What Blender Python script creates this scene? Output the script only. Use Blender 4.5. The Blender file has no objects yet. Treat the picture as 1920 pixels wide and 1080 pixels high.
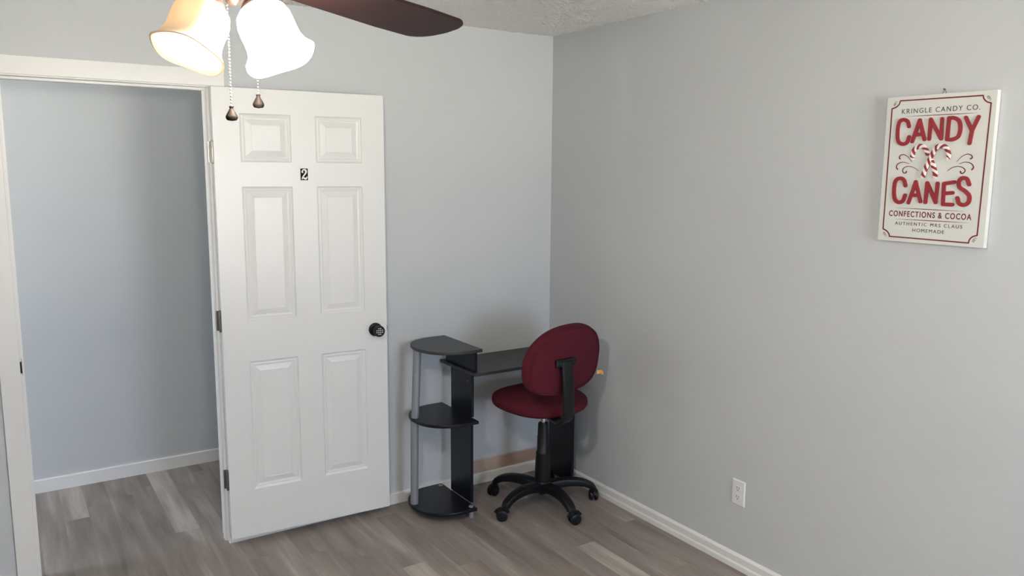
import bpy, bmesh, math, random
from mathutils import Vector, Matrix, noise
random.seed(7)
S = bpy.context.scene
C = bpy.context.collection
PI = math.pi

# ------------------------------------------------------------------ camera
CAM = (-2.6166, -3.6109, 1.7106)
yaw, pitch, roll = 0.5789, 0.1458, 0.0067
f = Vector((math.sin(yaw)*math.cos(pitch), math.cos(yaw)*math.cos(pitch), -math.sin(pitch)))
r = f.cross(Vector((0, 0, 1))).normalized(); u = r.cross(f)
r2 = r*math.cos(roll)+u*math.sin(roll); u2 = -r*math.sin(roll)+u*math.cos(roll)
cd = bpy.data.cameras.new('camera'); cam = bpy.data.objects.new('camera', cd); C.objects.link(cam)
M = Matrix((r2, u2, -f)).transposed().to_4x4(); M.translation = CAM
cam.matrix_world = M
cd.sensor_width = 36; cd.lens = 1486.16/1920*36; cd.clip_start = 0.02; cd.clip_end = 100
S.camera = cam

# ------------------------------------------------------------------ sky, daylight and exposure
W = bpy.data.worlds.new('world'); S.world = W; W.use_nodes = True
bg = W.node_tree.nodes['Background']; bg.inputs[1].default_value = 41.0
# outside the windows: blue-white sky above the horizon, bright sunlit ground below it
SKY, GROUND = (0.36, 0.41, 0.54), (1.0, 0.955, 0.90)
_n = W.node_tree.nodes; _l = W.node_tree.links.new
_tc = _n.new('ShaderNodeTexCoord'); _sx = _n.new('ShaderNodeSeparateXYZ'); _l(_tc.outputs['Generated'], _sx.inputs[0])
_mr = _n.new('ShaderNodeMapRange'); _mr.interpolation_type = 'SMOOTHSTEP'; _mr.inputs['From Min'].default_value = -0.03; _mr.inputs['From Max'].default_value = 0.03
_l(_sx.outputs['Z'], _mr.inputs['Value'])
wmix = _n.new('ShaderNodeMix'); wmix.data_type = 'RGBA'; _l(_mr.outputs[0], wmix.inputs['Factor'])
wmix.inputs['A'].default_value = GROUND+(1,); wmix.inputs['B'].default_value = SKY+(1,)
_l(wmix.outputs['Result'], bg.inputs[0])
S.view_settings.view_transform = 'Standard'; S.view_settings.look = 'None'
S.view_settings.gamma = 1.0; S.view_settings.use_curve_mapping = False
S.view_settings.exposure = 0.0
S.cycles.use_denoising = True
S.cycles.max_bounces = 12; S.cycles.diffuse_bounces = 8; S.cycles.sample_clamp_indirect = 8
BULB = 1500.0
WX = (-1.6, -0.5, 0.80, 2.1)      # rear window: x0, x1, z0, z1 in the wall at y = -5.6
HX = (0.15, 1.05, 0.75, 2.05)         # hall window: y0, y1, z0, z1 in the wall at x = -5.4
def portal(name, loc, rot, sx, sy):
    l = bpy.data.lights.new(name, 'AREA'); l.shape = 'RECTANGLE'; l.size = sx; l.size_y = sy
    l.cycles.is_portal = True
    o = bpy.data.objects.new(name, l); C.objects.link(o); o.location = loc; o.rotation_euler = rot
portal('window_portal', ((WX[0]+WX[1])/2, -5.72, (WX[2]+WX[3])/2), (PI/2, 0, 0), WX[1]-WX[0], WX[3]-WX[2])
portal('hall_window_portal', (-5.52, (HX[0]+HX[1])/2, (HX[2]+HX[3])/2), (PI/2, 0, -PI/2), HX[1]-HX[0], HX[3]-HX[2])

# ------------------------------------------------------------------ materials
def mat(name, col, rough=0.6, metal=0.0, spec=0.5, nscale=0, nstr=0.0, vary=0.0, vscale=3.0, bdist=0.001, coat=0):
    m = bpy.data.materials.new(name); m.use_nodes = True
    nt = m.node_tree; b = nt.nodes['Principled BSDF']
    b.inputs['Roughness'].default_value = rough; b.inputs['Metallic'].default_value = metal
    b.inputs['Specular IOR Level'].default_value = spec
    b.inputs['Coat Weight'].default_value = coat
    tc = nt.nodes.new('ShaderNodeTexCoord')
    n = nt.nodes.new('ShaderNodeTexNoise'); n.inputs['Scale'].default_value = vscale; n.inputs['Detail'].default_value = 4
    nt.links.new(tc.outputs['Object'], n.inputs['Vector'])
    cr = nt.nodes.new('ShaderNodeMix'); cr.data_type = 'RGBA'
    cr.inputs['A'].default_value = tuple(c*(1-vary) for c in col)+(1,)
    cr.inputs['B'].default_value = tuple(min(1, c*(1+vary)) for c in col)+(1,)
    nt.links.new(n.outputs['Fac'], cr.inputs['Factor']); nt.links.new(cr.outputs['Result'], b.inputs['Base Color'])
    if nscale:
        n2 = nt.nodes.new('ShaderNodeTexNoise'); n2.inputs['Scale'].default_value = nscale; n2.inputs['Detail'].default_value = 3
        nt.links.new(tc.outputs['Object'], n2.inputs['Vector'])
        bp = nt.nodes.new('ShaderNodeBump'); bp.inputs['Strength'].default_value = nstr; bp.inputs['Distance'].default_value = bdist
        nt.links.new(n2.outputs['Fac'], bp.inputs['Height']); nt.links.new(bp.outputs['Normal'], b.inputs['Normal'])
    return m
GREY = (0.572, 0.588, 0.602)
M_wall = mat('grey_wall_paint', GREY, 0.55, nscale=160, nstr=0.25, vary=0.02, bdist=0.0015, spec=0.35)
M_trim = mat('white_trim_paint', (0.80, 0.79, 0.77), 0.35, vary=0.03, nscale=40, nstr=0.1)
M_door = mat('white_door_paint', (0.77, 0.765, 0.75), 0.32, vary=0.01)
M_ceil = mat('popcorn_ceiling', (0.93, 0.92, 0.88), 0.9, nscale=150, nstr=0.9, bdist=0.008, vary=0.07, vscale=150)
M_black = mat('black_laminate', (0.006, 0.007, 0.012), 0.33, vary=0.1, nscale=300, nstr=0.1, spec=0.35)
M_blackt = mat('charcoal_laminate_top', (0.030, 0.032, 0.034), 0.42, vary=0.1, nscale=400, nstr=0.15)
M_plastic = mat('black_plastic', (0.006, 0.0065, 0.008), 0.42, nscale=500, nstr=0.1, spec=0.3)
M_matte = mat('matte_black_metal', (0.006, 0.006, 0.007), 0.38, spec=0.3)
M_silver = mat('silver_tube', (0.28, 0.29, 0.31), 0.45, metal=0.3, vary=0.03)
M_chrome = mat('chrome', (0.75, 0.75, 0.76), 0.15, metal=1)
M_nickel = mat('satin_nickel', (0.45, 0.42, 0.38), 0.35, metal=0.9, vary=0.1, vscale=60)
M_oldmetal = mat('dull_hinge_metal', (0.16, 0.15, 0.13), 0.5, metal=0.6, vary=0.3, vscale=80)
M_red = mat('burgundy_fabric', (0.080, 0.009, 0.018), 0.95, nscale=900, nstr=0.5, vary=0.15, vscale=200, spec=0.2)
M_tag = mat('orange_tag', (0.75, 0.38, 0.12), 0.7)
M_signw = mat('sign_white_board', (0.70, 0.70, 0.665), 0.6, vary=0.04, vscale=8, nscale=60, nstr=0.15)
M_signr = mat('sign_red_letters', (0.27, 0.010, 0.018), 0.5, vary=0.12, vscale=40)
M_signdr = mat('sign_dark_red_ink', (0.15, 0.007, 0.013), 0.6)
M_ink = mat('sign_grey_ink', (0.07, 0.07, 0.07), 0.7)
M_conf = mat('sign_brown_ink', (0.16, 0.02, 0.025), 0.7)
M_canew = mat('cane_white', (0.85, 0.83, 0.78), 0.5)
M_plate = mat('outlet_plastic', (0.80, 0.80, 0.80), 0.35)
M_dark = mat('dark_slot', (0.02, 0.02, 0.02), 0.8)
M_bronze = mat('oiled_bronze', (0.060, 0.035, 0.028), 0.35, metal=0.7, vary=0.2, vscale=30)
M_blade = mat('mahogany_blade', (0.014, 0.0036, 0.0034), 0.5, spec=0.25, vary=0.35, vscale=6, nscale=20, nstr=0.05)
M_key = mat('keypad_dot', (0.75, 0.76, 0.80), 0.5)
M_fob = mat('bronze_fob', (0.005, 0.0032, 0.0028), 0.6, metal=0.0, spec=0.05, vary=0.4, vscale=150)
M_beads = mat('bead_chain', (0.10, 0.085, 0.075), 0.45, metal=0.3)
M_nplate = mat('number_plate_black', (0.004, 0.004, 0.003), 0.6, spec=0.1)
M_num = mat('numeral_white', (0.85, 0.84, 0.80), 0.5)

def wall_tan_patch():                      # wall colour turns tan in a soft-edged strip low on the back wall
    m = M_wall.copy(); m.name = 'grey_wall_paint_with_tan_patch'; nt = m.node_tree
    b = nt.nodes['Principled BSDF']; src = b.inputs['Base Color'].links[0].from_socket
    g = nt.nodes.new('ShaderNodeNewGeometry'); sp = nt.nodes.new('ShaderNodeSeparateXYZ')
    nt.links.new(g.outputs['Position'], sp.inputs[0])
    n = nt.nodes.new('ShaderNodeTexNoise'); n.inputs['Scale'].default_value = 9; nt.links.new(g.outputs['Position'], n.inputs['Vector'])
    def ramp(sock, a, c, jit=0):
        mr = nt.nodes.new('ShaderNodeMapRange'); mr.interpolation_type = 'SMOOTHSTEP'
        mr.inputs['From Min'].default_value = a; mr.inputs['From Max'].default_value = c
        if jit:
            ad = nt.nodes.new('ShaderNodeMath'); ad.operation = 'MULTIPLY_ADD'; ad.inputs[1].default_value = jit
            nt.links.new(n.outputs['Fac'], ad.inputs[0]); nt.links.new(sock, ad.inputs[2]); sock = ad.outputs[0]
        nt.links.new(sock, mr.inputs['Value']); return mr.outputs[0]
    def mul(a, c):
        k = nt.nodes.new('ShaderNodeMath'); k.operation = 'MULTIPLY'; nt.links.new(a, k.inputs[0]); nt.links.new(c, k.inputs[1]); return k.outputs[0]
    zt = ramp(sp.outputs['Z'], 0.150, 0.130, 0.012)
    x0 = ramp(sp.outputs['X'], -0.63, -0.54, 0.02); x1 = ramp(sp.outputs['X'], -0.02, -0.06, 0.01)
    fac = mul(mul(zt, x0), x1)
    t2 = nt.nodes.new('ShaderNodeMix'); t2.data_type = 'RGBA'
    t2.inputs['A'].default_value = (0.46, 0.35, 0.28, 1); t2.inputs['B'].default_value = (0.38, 0.25, 0.20, 1)
    nt.links.new(ramp(sp.outputs['X'], -0.34, -0.26, 0.04), t2.inputs['Factor'])
    mx = nt.nodes.new('ShaderNodeMix'); mx.data_type = 'RGBA'
    nt.links.new(fac, mx.inputs['Factor']); nt.links.new(src, mx.inputs['A']); nt.links.new(t2.outputs['Result'], mx.inputs['B'])
    nt.links.new(mx.outputs['Result'], b.inputs['Base Color'])
    return m
M_wallb = wall_tan_patch()

def floor_mat():
    m = bpy.data.materials.new('grey_vinyl_planks'); m.use_nodes = True; nt = m.node_tree; b = nt.nodes['Principled BSDF']
    L = nt.links.new
    tc = nt.nodes.new('ShaderNodeTexCoord')
    at = nt.nodes.new('ShaderNodeAttribute'); at.attribute_name = 'tone'
    rnd = nt.nodes.new('ShaderNodeAttribute'); rnd.attribute_name = 'seed'
    # per-plank shifted coordinates
    cx = nt.nodes.new('ShaderNodeCombineXYZ'); L(rnd.outputs['Fac'], cx.inputs[2])
    ad = nt.nodes.new('ShaderNodeVectorMath'); L(tc.outputs['Object'], ad.inputs[0]); L(cx.outputs[0], ad.inputs[1])
    mp = nt.nodes.new('ShaderNodeMapping'); mp.inputs['Scale'].default_value = (11, 1.6, 7); L(ad.outputs[0], mp.inputs['Vector'])
    n1 = nt.nodes.new('ShaderNodeTexNoise'); n1.inputs['Scale'].default_value = 1.0; n1.inputs['Detail'].default_value = 3; n1.inputs['Distortion'].default_value = 0.4; L(mp.outputs[0], n1.inputs['Vector'])
    mp2 = nt.nodes.new('ShaderNodeMapping'); mp2.inputs['Scale'].default_value = (70, 3.0, 7); L(ad.outputs[0], mp2.inputs['Vector'])
    n2 = nt.nodes.new('ShaderNodeTexNoise'); n2.inputs['Scale'].default_value = 1.0; n2.inputs['Detail'].default_value = 5; L(mp2.outputs[0], n2.inputs['Vector'])
    a1 = nt.nodes.new('ShaderNodeMath'); a1.operation = 'MULTIPLY_ADD'; a1.inputs[1].default_value = 0.95; L(n1.outputs['Fac'], a1.inputs[0]); L(at.outputs['Fac'], a1.inputs[2])
    a2 = nt.nodes.new('ShaderNodeMath'); a2.operation = 'MULTIPLY_ADD'; a2.inputs[1].default_value = 0.30; L(n2.outputs['Fac'], a2.inputs[0]); L(a1.outputs[0], a2.inputs[2])
    cr = nt.nodes.new('ShaderNodeValToRGB'); e = cr.color_ramp.elements
    e[0].position = 0.30; e[0].color = (0.150, 0.125, 0.112, 1)
    e[1].position = 1.15; e[1].color = (0.48, 0.43, 0.395, 1)
    k = cr.color_ramp.elements.new(0.72); k.color = (0.295, 0.256, 0.233, 1)
    L(a2.outputs[0], cr.inputs[0])
    L(cr.outputs[0], b.inputs['Base Color'])
    b.inputs['Roughness'].default_value = 0.48; b.inputs['Specular IOR Level'].default_value = 0.4
    bp = nt.nodes.new('ShaderNodeBump'); bp.inputs['Strength'].default_value = 0.15; bp.inputs['Distance'].default_value = 0.001
    L(n2.outputs['Fac'], bp.inputs['Height']); L(bp.outputs[0], b.inputs['Normal'])
    return m
M_floor = floor_mat()

def shade_mat(name, col, emis, dcol=(0.85, 0.8, 0.7), dmix=0.45):        # opal glass that lets the bulb shine through
    m = bpy.data.materials.new(name); m.use_nodes = True; nt = m.node_tree
    for n in list(nt.nodes):
        if n.type != 'OUTPUT_MATERIAL': nt.nodes.remove(n)
    out = nt.nodes['Material Output']; L = nt.links.new
    tr = nt.nodes.new('ShaderNodeBsdfTranslucent'); tr.inputs[0].default_value = col+(1,)
    df = nt.nodes.new('ShaderNodeBsdfDiffuse'); df.inputs[0].default_value = dcol+(1,)
    gl = nt.nodes.new('ShaderNodeBsdfGlossy'); gl.inputs['Roughness'].default_value = 0.25
    m1 = nt.nodes.new('ShaderNodeMixShader'); m1.inputs[0].default_value = dmix; L(tr.outputs[0], m1.inputs[1]); L(df.outputs[0], m1.inputs[2])
    m2 = nt.nodes.new('ShaderNodeMixShader'); m2.inputs[0].default_value = 0.06; L(m1.outputs[0], m2.inputs[1]); L(gl.outputs[0], m2.inputs[2])
    em = nt.nodes.new('ShaderNodeEmission'); em.inputs[0].default_value = (1, 0.94, 0.85, 1); em.inputs[1].default_value = emis
    a = nt.nodes.new('ShaderNodeAddShader'); L(m2.outputs[0], a.inputs[0]); L(em.outputs[0], a.inputs[1])
    L(a.outputs[0], out.inputs[0]); return m
M_shade = shade_mat('opal_glass', (0.98, 0.90, 0.72), 290)
M_amber = shade_mat('amber_tinted_opal_glass', (0.95, 0.78, 0.50), 0.1, (0.62, 0.50, 0.36), 0.80)
def emit(name, col, s):
    m = bpy.data.materials.new(name); m.use_nodes = True; nt = m.node_tree
    for n in list(nt.nodes):
        if n.type != 'OUTPUT_MATERIAL': nt.nodes.remove(n)
    e = nt.nodes.new('ShaderNodeEmission'); e.inputs[0].default_value = col+(1,); e.inputs[1].default_value = s
    nt.links.new(e.outputs[0], nt.nodes['Material Output'].inputs[0]); return m
M_bulb = emit('lit_bulb', (1.0, 0.91, 0.78), BULB)
M_bulb2 = emit('dim_lit_bulb', (1.0, 0.92, 0.80), 70.0)
def glass_mat():
    m = bpy.data.materials.new('window_glass'); m.use_nodes = True; nt = m.node_tree
    for n in list(nt.nodes):
        if n.type != 'OUTPUT_MATERIAL': nt.nodes.remove(n)
    t = nt.nodes.new('ShaderNodeBsdfTransparent'); t.inputs[0].default_value = (0.95, 0.97, 0.96, 1)
    g = nt.nodes.new('ShaderNodeBsdfGlossy'); g.inputs['Roughness'].default_value = 0.02
    x = nt.nodes.new('ShaderNodeMixShader'); x.inputs[0].default_value = 0.06
    nt.links.new(t.outputs[0], x.inputs[1]); nt.links.new(g.outputs[0], x.inputs[2]); nt.links.new(x.outputs[0], nt.nodes['Material Output'].inputs[0]); return m
M_glass = glass_mat()

# ------------------------------------------------------------------ helpers
def obj(name, bm, m, parent=None, smooth=False, bevel=0, seg=2, sub=0):
    me = bpy.data.meshes.new(name); bm.to_mesh(me); bm.free()
    for x in (m if isinstance(m, (list, tuple)) else [m]): me.materials.append(x)
    o = bpy.data.objects.new(name, me); C.objects.link(o)
    if parent: o.parent = parent
    if smooth:
        for p in me.polygons: p.use_smooth = True
    if bevel:
        b = o.modifiers.new('bevel', 'BEVEL'); b.width = bevel; b.segments = seg; b.limit_method = 'ANGLE'; b.angle_limit = 0.6
    if sub:
        s = o.modifiers.new('sub', 'SUBSURF'); s.levels = sub; s.render_levels = sub
    if smooth and not sub:
        try: me.set_sharp_from_angle(angle=0.8)
        except Exception: pass
    return o
def empty(name, loc=(0, 0, 0), rz=0, parent=None):
    o = bpy.data.objects.new(name, None); C.objects.link(o); o.location = loc; o.rotation_euler = (0, 0, rz)
    o.empty_display_size = 0.05
    if parent: o.parent = parent
    return o
def tag(o, label, cat=None, group=None, kind=None):
    if label: o['label'] = label
    if cat: o['category'] = cat
    if group: o['group'] = group
    if kind: o['kind'] = kind
    return o
def BM(): return bmesh.new()
def box(bm, x0, x1, y0, y1, z0, z1, mtx=None):
    v = [bm.verts.new((x, y, z)) for x in (x0, x1) for y in (y0, y1) for z in (z0, z1)]
    if mtx:
        for q in v: q.co = mtx @ q.co
    for a in ((0, 1, 3, 2), (4, 6, 7, 5), (0, 4, 5, 1), (2, 3, 7, 6), (0, 2, 6, 4), (1, 5, 7, 3)):
        bm.faces.new([v[i] for i in a])
    return v
def frame(d):
    d = Vector(d).normalized(); a = Vector((0, 0, 1)) if abs(d.z) < 0.9 else Vector((1, 0, 0))
    x = d.cross(a).normalized(); y = x.cross(d).normalized(); return x, y, d
def lathe(bm, prof, org=(0, 0, 0), axis=(0, 0, 1), n=32, cap=True, warp=None):
    """prof: list of (radius, height along the axis)"""
    x, y, d = frame(axis); org = Vector(org); rings = []
    for i, (rr, h) in enumerate(prof):
        ring = []
        for k in range(n):
            a = 2*PI*k/n; q = rr; hh = h
            if warp: q, hh = warp(rr, h, a, i/(len(prof)-1))
            ring.append(bm.verts.new(org+x*math.cos(a)*q+y*math.sin(a)*q+d*hh))
        rings.append(ring)
    for A, B in zip(rings, rings[1:]):
        for k in range(n):
            bm.faces.new((A[k], A[(k+1) % n], B[(k+1) % n], B[k]))
    if cap:
        if prof[0][0] > 1e-6: bm.faces.new(rings[0][::-1])
        if prof[-1][0] > 1e-6: bm.faces.new(rings[-1])
    bmesh.ops.remove_doubles(bm, verts=[v for R in rings for v in R], dist=1e-6)
def tube(bm, pts, rad, n=12, flat=None, up=None):
    """sweep along pts; rad scalar or list; flat = (w list, h list) for rectangular-ish rounded sections"""
    pts = [Vector(p) for p in pts]; rings = []
    for i, p in enumerate(pts):
        t = (pts[min(i+1, len(pts)-1)]-pts[max(i-1, 0)]).normalized()
        if up is not None:
            x = t.cross(Vector(up)).normalized(); y = x.cross(t).normalized()
        else:
            x, y, _ = frame(t)
        R = []
        for k in range(n):
            a = 2*PI*k/n
            if flat:
                c, s = math.cos(a), math.sin(a); e = 0.35
                q = x*flat[0][i]*math.copysign(abs(c)**e, c)+y*flat[1][i]*math.copysign(abs(s)**e, s)
            else:
                rr = rad[i] if isinstance(rad, (list, tuple)) else rad
                q = x*math.cos(a)*rr+y*math.sin(a)*rr
            R.append(bm.verts.new(p+q))
        rings.append(R)
    for A, B in zip(rings, rings[1:]):
        for k in range(n): bm.faces.new((A[k], A[(k+1) % n], B[(k+1) % n], B[k]))
    bm.faces.new(rings[0][::-1]); bm.faces.new(rings[-1])
def prism(bm, pts, z0, z1):
    A = [bm.verts.new((x, y, z0)) for x, y in pts]; B = [bm.verts.new((x, y, z1)) for x, y in pts]
    bm.faces.new(A[::-1]); bm.faces.new(B); n = len(pts)
    for k in range(n): bm.faces.new((A[k], A[(k+1) % n], B[(k+1) % n], B[k]))
def fixn(bm): bmesh.ops.recalc_face_normals(bm, faces=bm.faces[:]); return bm
def spline(pts, m=8):
    """Catmull-Rom through pts"""
    P = [Vector(p) for p in pts]; P = [2*P[0]-P[1]]+P+[2*P[-1]-P[-2]]; out = []
    for i in range(1, len(P)-2):
        for k in range(m):
            t = k/m; a, b, c, d = P[i-1:i+3]
            out.append(0.5*((2*b)+(c-a)*t+(2*a-5*b+4*c-d)*t*t+(3*b-a-3*c+d)*t**3))
    out.append(P[-2]); return out
def stroke(bm, pts, w, z0, z1, smooth_=0, widths=None, n=10):
    P = [Vector((p[0], p[1], 0)) for p in pts]
    if smooth_: P = spline(P, smooth_)
    outl = []; L_ = []; R_ = []
    for i, p in enumerate(P):
        a = (P[i]-P[i-1]).normalized() if i else None; b = (P[i+1]-P[i]).normalized() if i < len(P)-1 else None
        t = ((a or b)+(b or a)).normalized(); nrm = Vector((-t.y, t.x, 0))
        m = 1/max(0.5, nrm.dot(Vector((-(a or b).y, (a or b).x, 0))))
        ww = (widths(i/(len(P)-1)) if widths else w)*m
        L_.append(p+nrm*ww); R_.append(p-nrm*ww)
    def cap(c, frm, to, k=6):
        v0 = frm-c; out = []
        for q in range(1, k):
            out.append(c+Matrix.Rotation(-PI*q/k, 3, 'Z') @ v0)
        return out
    loop = L_+cap(P[-1], L_[-1], R_[-1])+R_[::-1]+cap(P[0], R_[0], L_[0])
    # build as quads along the stroke plus end caps
    def V(c, z): return bm.verts.new((c.x, c.y, z))
    for z in (z1,):
        TL = [V(c, z1) for c in L_]; TR = [V(c, z1) for c in R_]; BL = [V(c, z0) for c in L_]; BR = [V(c, z0) for c in R_]
        for i in range(len(P)-1):
            bm.faces.new((TL[i], TR[i], TR[i+1], TL[i+1])); bm.faces.new((TL[i], TL[i+1], BL[i+1], BL[i])); bm.faces.new((TR[i+1], TR[i], BR[i], BR[i+1])); bm.faces.new((BL[i], BL[i+1], BR[i+1], BR[i]))
        for (tl_, tr_, bl_, br_, c, a, b) in ((TL[-1], TR[-1], BL[-1], BR[-1], P[-1], L_[-1], R_[-1]), (TR[0], TL[0], BR[0], BL[0], P[0], R_[0], L_[0])):
            arc = cap(c, a, b); tv = [V(q, z1) for q in arc]; bv = [V(q, z0) for q in arc]
            bm.faces.new([tl_]+tv+[tr_]); bm.faces.new(([bl_]+bv+[br_])[::-1])
            T_ = [tl_]+tv+[tr_]; B_ = [bl_]+bv+[br_]
            for i in range(len(T_)-1): bm.faces.new((T_[i], T_[i+1], B_[i+1], B_[i]))
def st(name, bm, m, label=None, cat=None, **k):
    o = obj(name, fixn(bm), m, **k); o['kind'] = 'structure'
    if label: o['label'] = label; o['category'] = cat
    return o
SG={
 'C1':[(0.0846, 0.3872), (0.0788, 0.404), (0.0636, 0.4103), (0.0493, 0.4027), (0.0458, 0.3721), (0.0499, 0.3411), (0.0657, 0.3295), (0.0816, 0.3346), (0.0875, 0.3525)],
 'A1':[(0.1004, 0.3369), (0.1206, 0.4061), (0.1416, 0.3426)],
 'A1b':[(0.1102, 0.3587), (0.133, 0.3606)],
 'N1':[(0.1571, 0.3435), (0.1573, 0.407), (0.1959, 0.3437), (0.1946, 0.4065)],
 'D1':[(0.2165, 0.3404), (0.2174, 0.408), (0.2349, 0.4071), (0.2504, 0.3958), (0.2556, 0.372), (0.2506, 0.3486), (0.2327, 0.3399), (0.2165, 0.3404)],
 'Y1':[(0.2703, 0.4066), (0.292, 0.3654), (0.3087, 0.4071)],
 'Y1b':[(0.292, 0.3654), (0.2877, 0.3266)],
 'caneA':[(0.107, 0.2759), (0.1044, 0.2898), (0.1099, 0.3104), (0.1263, 0.3211), (0.1424, 0.3167), (0.157, 0.2946), (0.1733, 0.2671), (0.184, 0.2399), (0.1889, 0.2152)],
 'caneB':[(0.2249, 0.2749), (0.2276, 0.2909), (0.2175, 0.3137), (0.2019, 0.3208), (0.1859, 0.3157), (0.1738, 0.2943), (0.1621, 0.2672), (0.1529, 0.2426), (0.1467, 0.2147)],
 'sl1':[(0.1031, 0.2703), (0.0886, 0.2858), (0.0731, 0.2944), (0.0614, 0.2917), (0.0575, 0.2847), (0.0608, 0.2805)],
 'sl2':[(0.0948, 0.2634), (0.0722, 0.2691), (0.0547, 0.2636), (0.0496, 0.2523), (0.0547, 0.2452)],
 'sl3':[(0.1288, 0.2398), (0.112, 0.2508), (0.0911, 0.255), (0.0768, 0.2495), (0.0731, 0.2396), (0.0782, 0.2326), (0.0855, 0.234), (0.0866, 0.2382)],
 'sr1':[(0.2522, 0.2693), (0.2666, 0.2851), (0.2817, 0.2928), (0.2948, 0.29), (0.2994, 0.2821), (0.2946, 0.2782)],
 'sr2':[(0.2607, 0.2627), (0.2786, 0.2679), (0.2972, 0.2638), (0.3059, 0.252), (0.3015, 0.2442)],
 'sr3':[(0.2252, 0.24), (0.2404, 0.2508), (0.2587, 0.2547), (0.275, 0.2494), (0.2811, 0.2402), (0.2739, 0.2323), (0.2671, 0.2349), (0.2667, 0.2388)],
 'bt':[(0.0185, 0.449), (0.0332, 0.4537), (0.0429, 0.4628), (0.0465, 0.4737), (0.3155, 0.4717), (0.3189, 0.4613), (0.3285, 0.4518), (0.3413, 0.4471)],
 'bb':[(0.3357, 0.039), (0.3227, 0.0343), (0.3138, 0.0249), (0.3111, 0.0133), (0.0433, 0.0157), (0.0412, 0.0237), (0.0316, 0.0341), (0.0179, 0.0401)],
 'l1':[(0.0686, 0.4206), (0.3025, 0.4195)],
 'l2':[(0.0599, 0.1145), (0.2888, 0.1127)],
 'l3':[(0.0572, 0.0765), (0.3067, 0.0772)],
 'C2':[(0.089, 0.1903), (0.0819, 0.2087), (0.0673, 0.2152), (0.0525, 0.2057), (0.0491, 0.1761), (0.0546, 0.144), (0.0697, 0.1337), (0.0834, 0.1395), (0.0902, 0.1584)],
 'A2':[(0.1034, 0.1336), (0.1237, 0.204), (0.1441, 0.139)],
 'A2b':[(0.1124, 0.159), (0.1356, 0.1597)],
 'N2':[(0.1618, 0.137), (0.1631, 0.2007), (0.1962, 0.1382), (0.1974, 0.1999)],
 'E2':[(0.2508, 0.2046), (0.2182, 0.199), (0.2201, 0.1326), (0.2508, 0.1325)],
 'E2b':[(0.2197, 0.1672), (0.2487, 0.1705)],
 'S2':[(0.2985, 0.1978), (0.2897, 0.2151), (0.2747, 0.2174), (0.2657, 0.206), (0.2697, 0.1886), (0.2881, 0.1765), (0.3017, 0.1619), (0.301, 0.1419), (0.2871, 0.1327), (0.2716, 0.1384), (0.2652, 0.1545)],
 't1':[(0.0545, 0.4302), (0.3106, 0.4288), (0.0533, 0.4455)],
 't2':[(0.0362, 0.0863), (0.3134, 0.0851), (0.0347, 0.1053)],
 't3':[(0.0602, 0.0577), (0.2875, 0.0571), (0.0602, 0.0685)],
 't4':[(0.124, 0.0361), (0.2309, 0.0368), (0.1238, 0.0481)],
 'fl':[(0.0191, 0.4602), (0.0233, 0.4641), (0.0298, 0.4581), (0.0361, 0.473), (0.3254, 0.4722), (0.3305, 0.4706), (0.3381, 0.4549), (0.3412, 0.4622)],
 'fb':[(0.0172, 0.0304), (0.0238, 0.0225), (0.0317, 0.0148), (0.0323, 0.0259), (0.3184, 0.0139), (0.3235, 0.0256), (0.3353, 0.029), (0.3336, 0.0213)],
 'hang':[(0.1717, 0.4885), (0.1841, 0.5031), (0.1984, 0.4883)],
}
# ------------------------------------------------------------------ the room
H = 2.44; X0, Y0 = -4.5, -5.6; HY = 1.132; HX0, HX1 = -5.4, 0.6
OL, OR, OT = -2.568, -1.812, 2.058         # door opening
# floor: one mesh of planks running towards the back wall
bm = BM(); P = 0.1086; LEN = 1.22
tl = bm.faces.layers.float.new('tone'); sl = bm.faces.layers.float.new('seed')
k0 = int(math.floor((HX0-0.2+0.48)/P)); k1 = int(math.ceil((HX1+0.1+0.48)/P))
special = {-14: (0.235, LEN+0.1, 0.34, None), 0: (-0.894, None, 0.36, 'below'), -7: (-0.645, None, 0.30, 'below'), -18: (0.655, None, 0.22, 'above')}
for k in range(k0, k1):
    xa, xb = -0.48+k*P, -0.48+(k+1)*P
    off = random.random()*LEN
    if k in special: off = special[k][0] % LEN
    y = math.floor((Y0-0.2-off)/LEN)*LEN+off
    while y < HY+0.1:
        ya, yb = max(y, Y0-0.1), min(y+LEN, HY+0.1)
        if yb > ya:
            fc = bm.faces.new([bm.verts.new(q) for q in ((xa, ya, 0), (xb, ya, 0), (xb, yb, 0), (xa, yb, 0))])
            t = random.gauss(0, 0.05)
            if k in special:
                sy, _, tone, side = special[k]
                if (side == 'below' and abs(y+LEN-sy) < 0.02) or (side in ('above', None) and abs(y-sy) < 0.02): t = tone*0.8
            fc[tl] = t; fc[sl] = random.random()*50
        y += LEN
bmesh.ops.remove_doubles(bm, verts=bm.verts[:], dist=1e-5)
me = bpy.data.meshes.new('floor'); bm.to_mesh(me); bm.free(); me.materials.append(M_floor)
fl = bpy.data.objects.new('floor', me); C.objects.link(fl); fl['kind'] = 'structure'
# thin subfloor below so the floor has thickness
bm = BM(); box(bm, HX0-0.1, HX1+0.1, Y0-0.1, HY+0.1, -0.1, -0.002); st('floor_slab', bm, M_dark)

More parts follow.
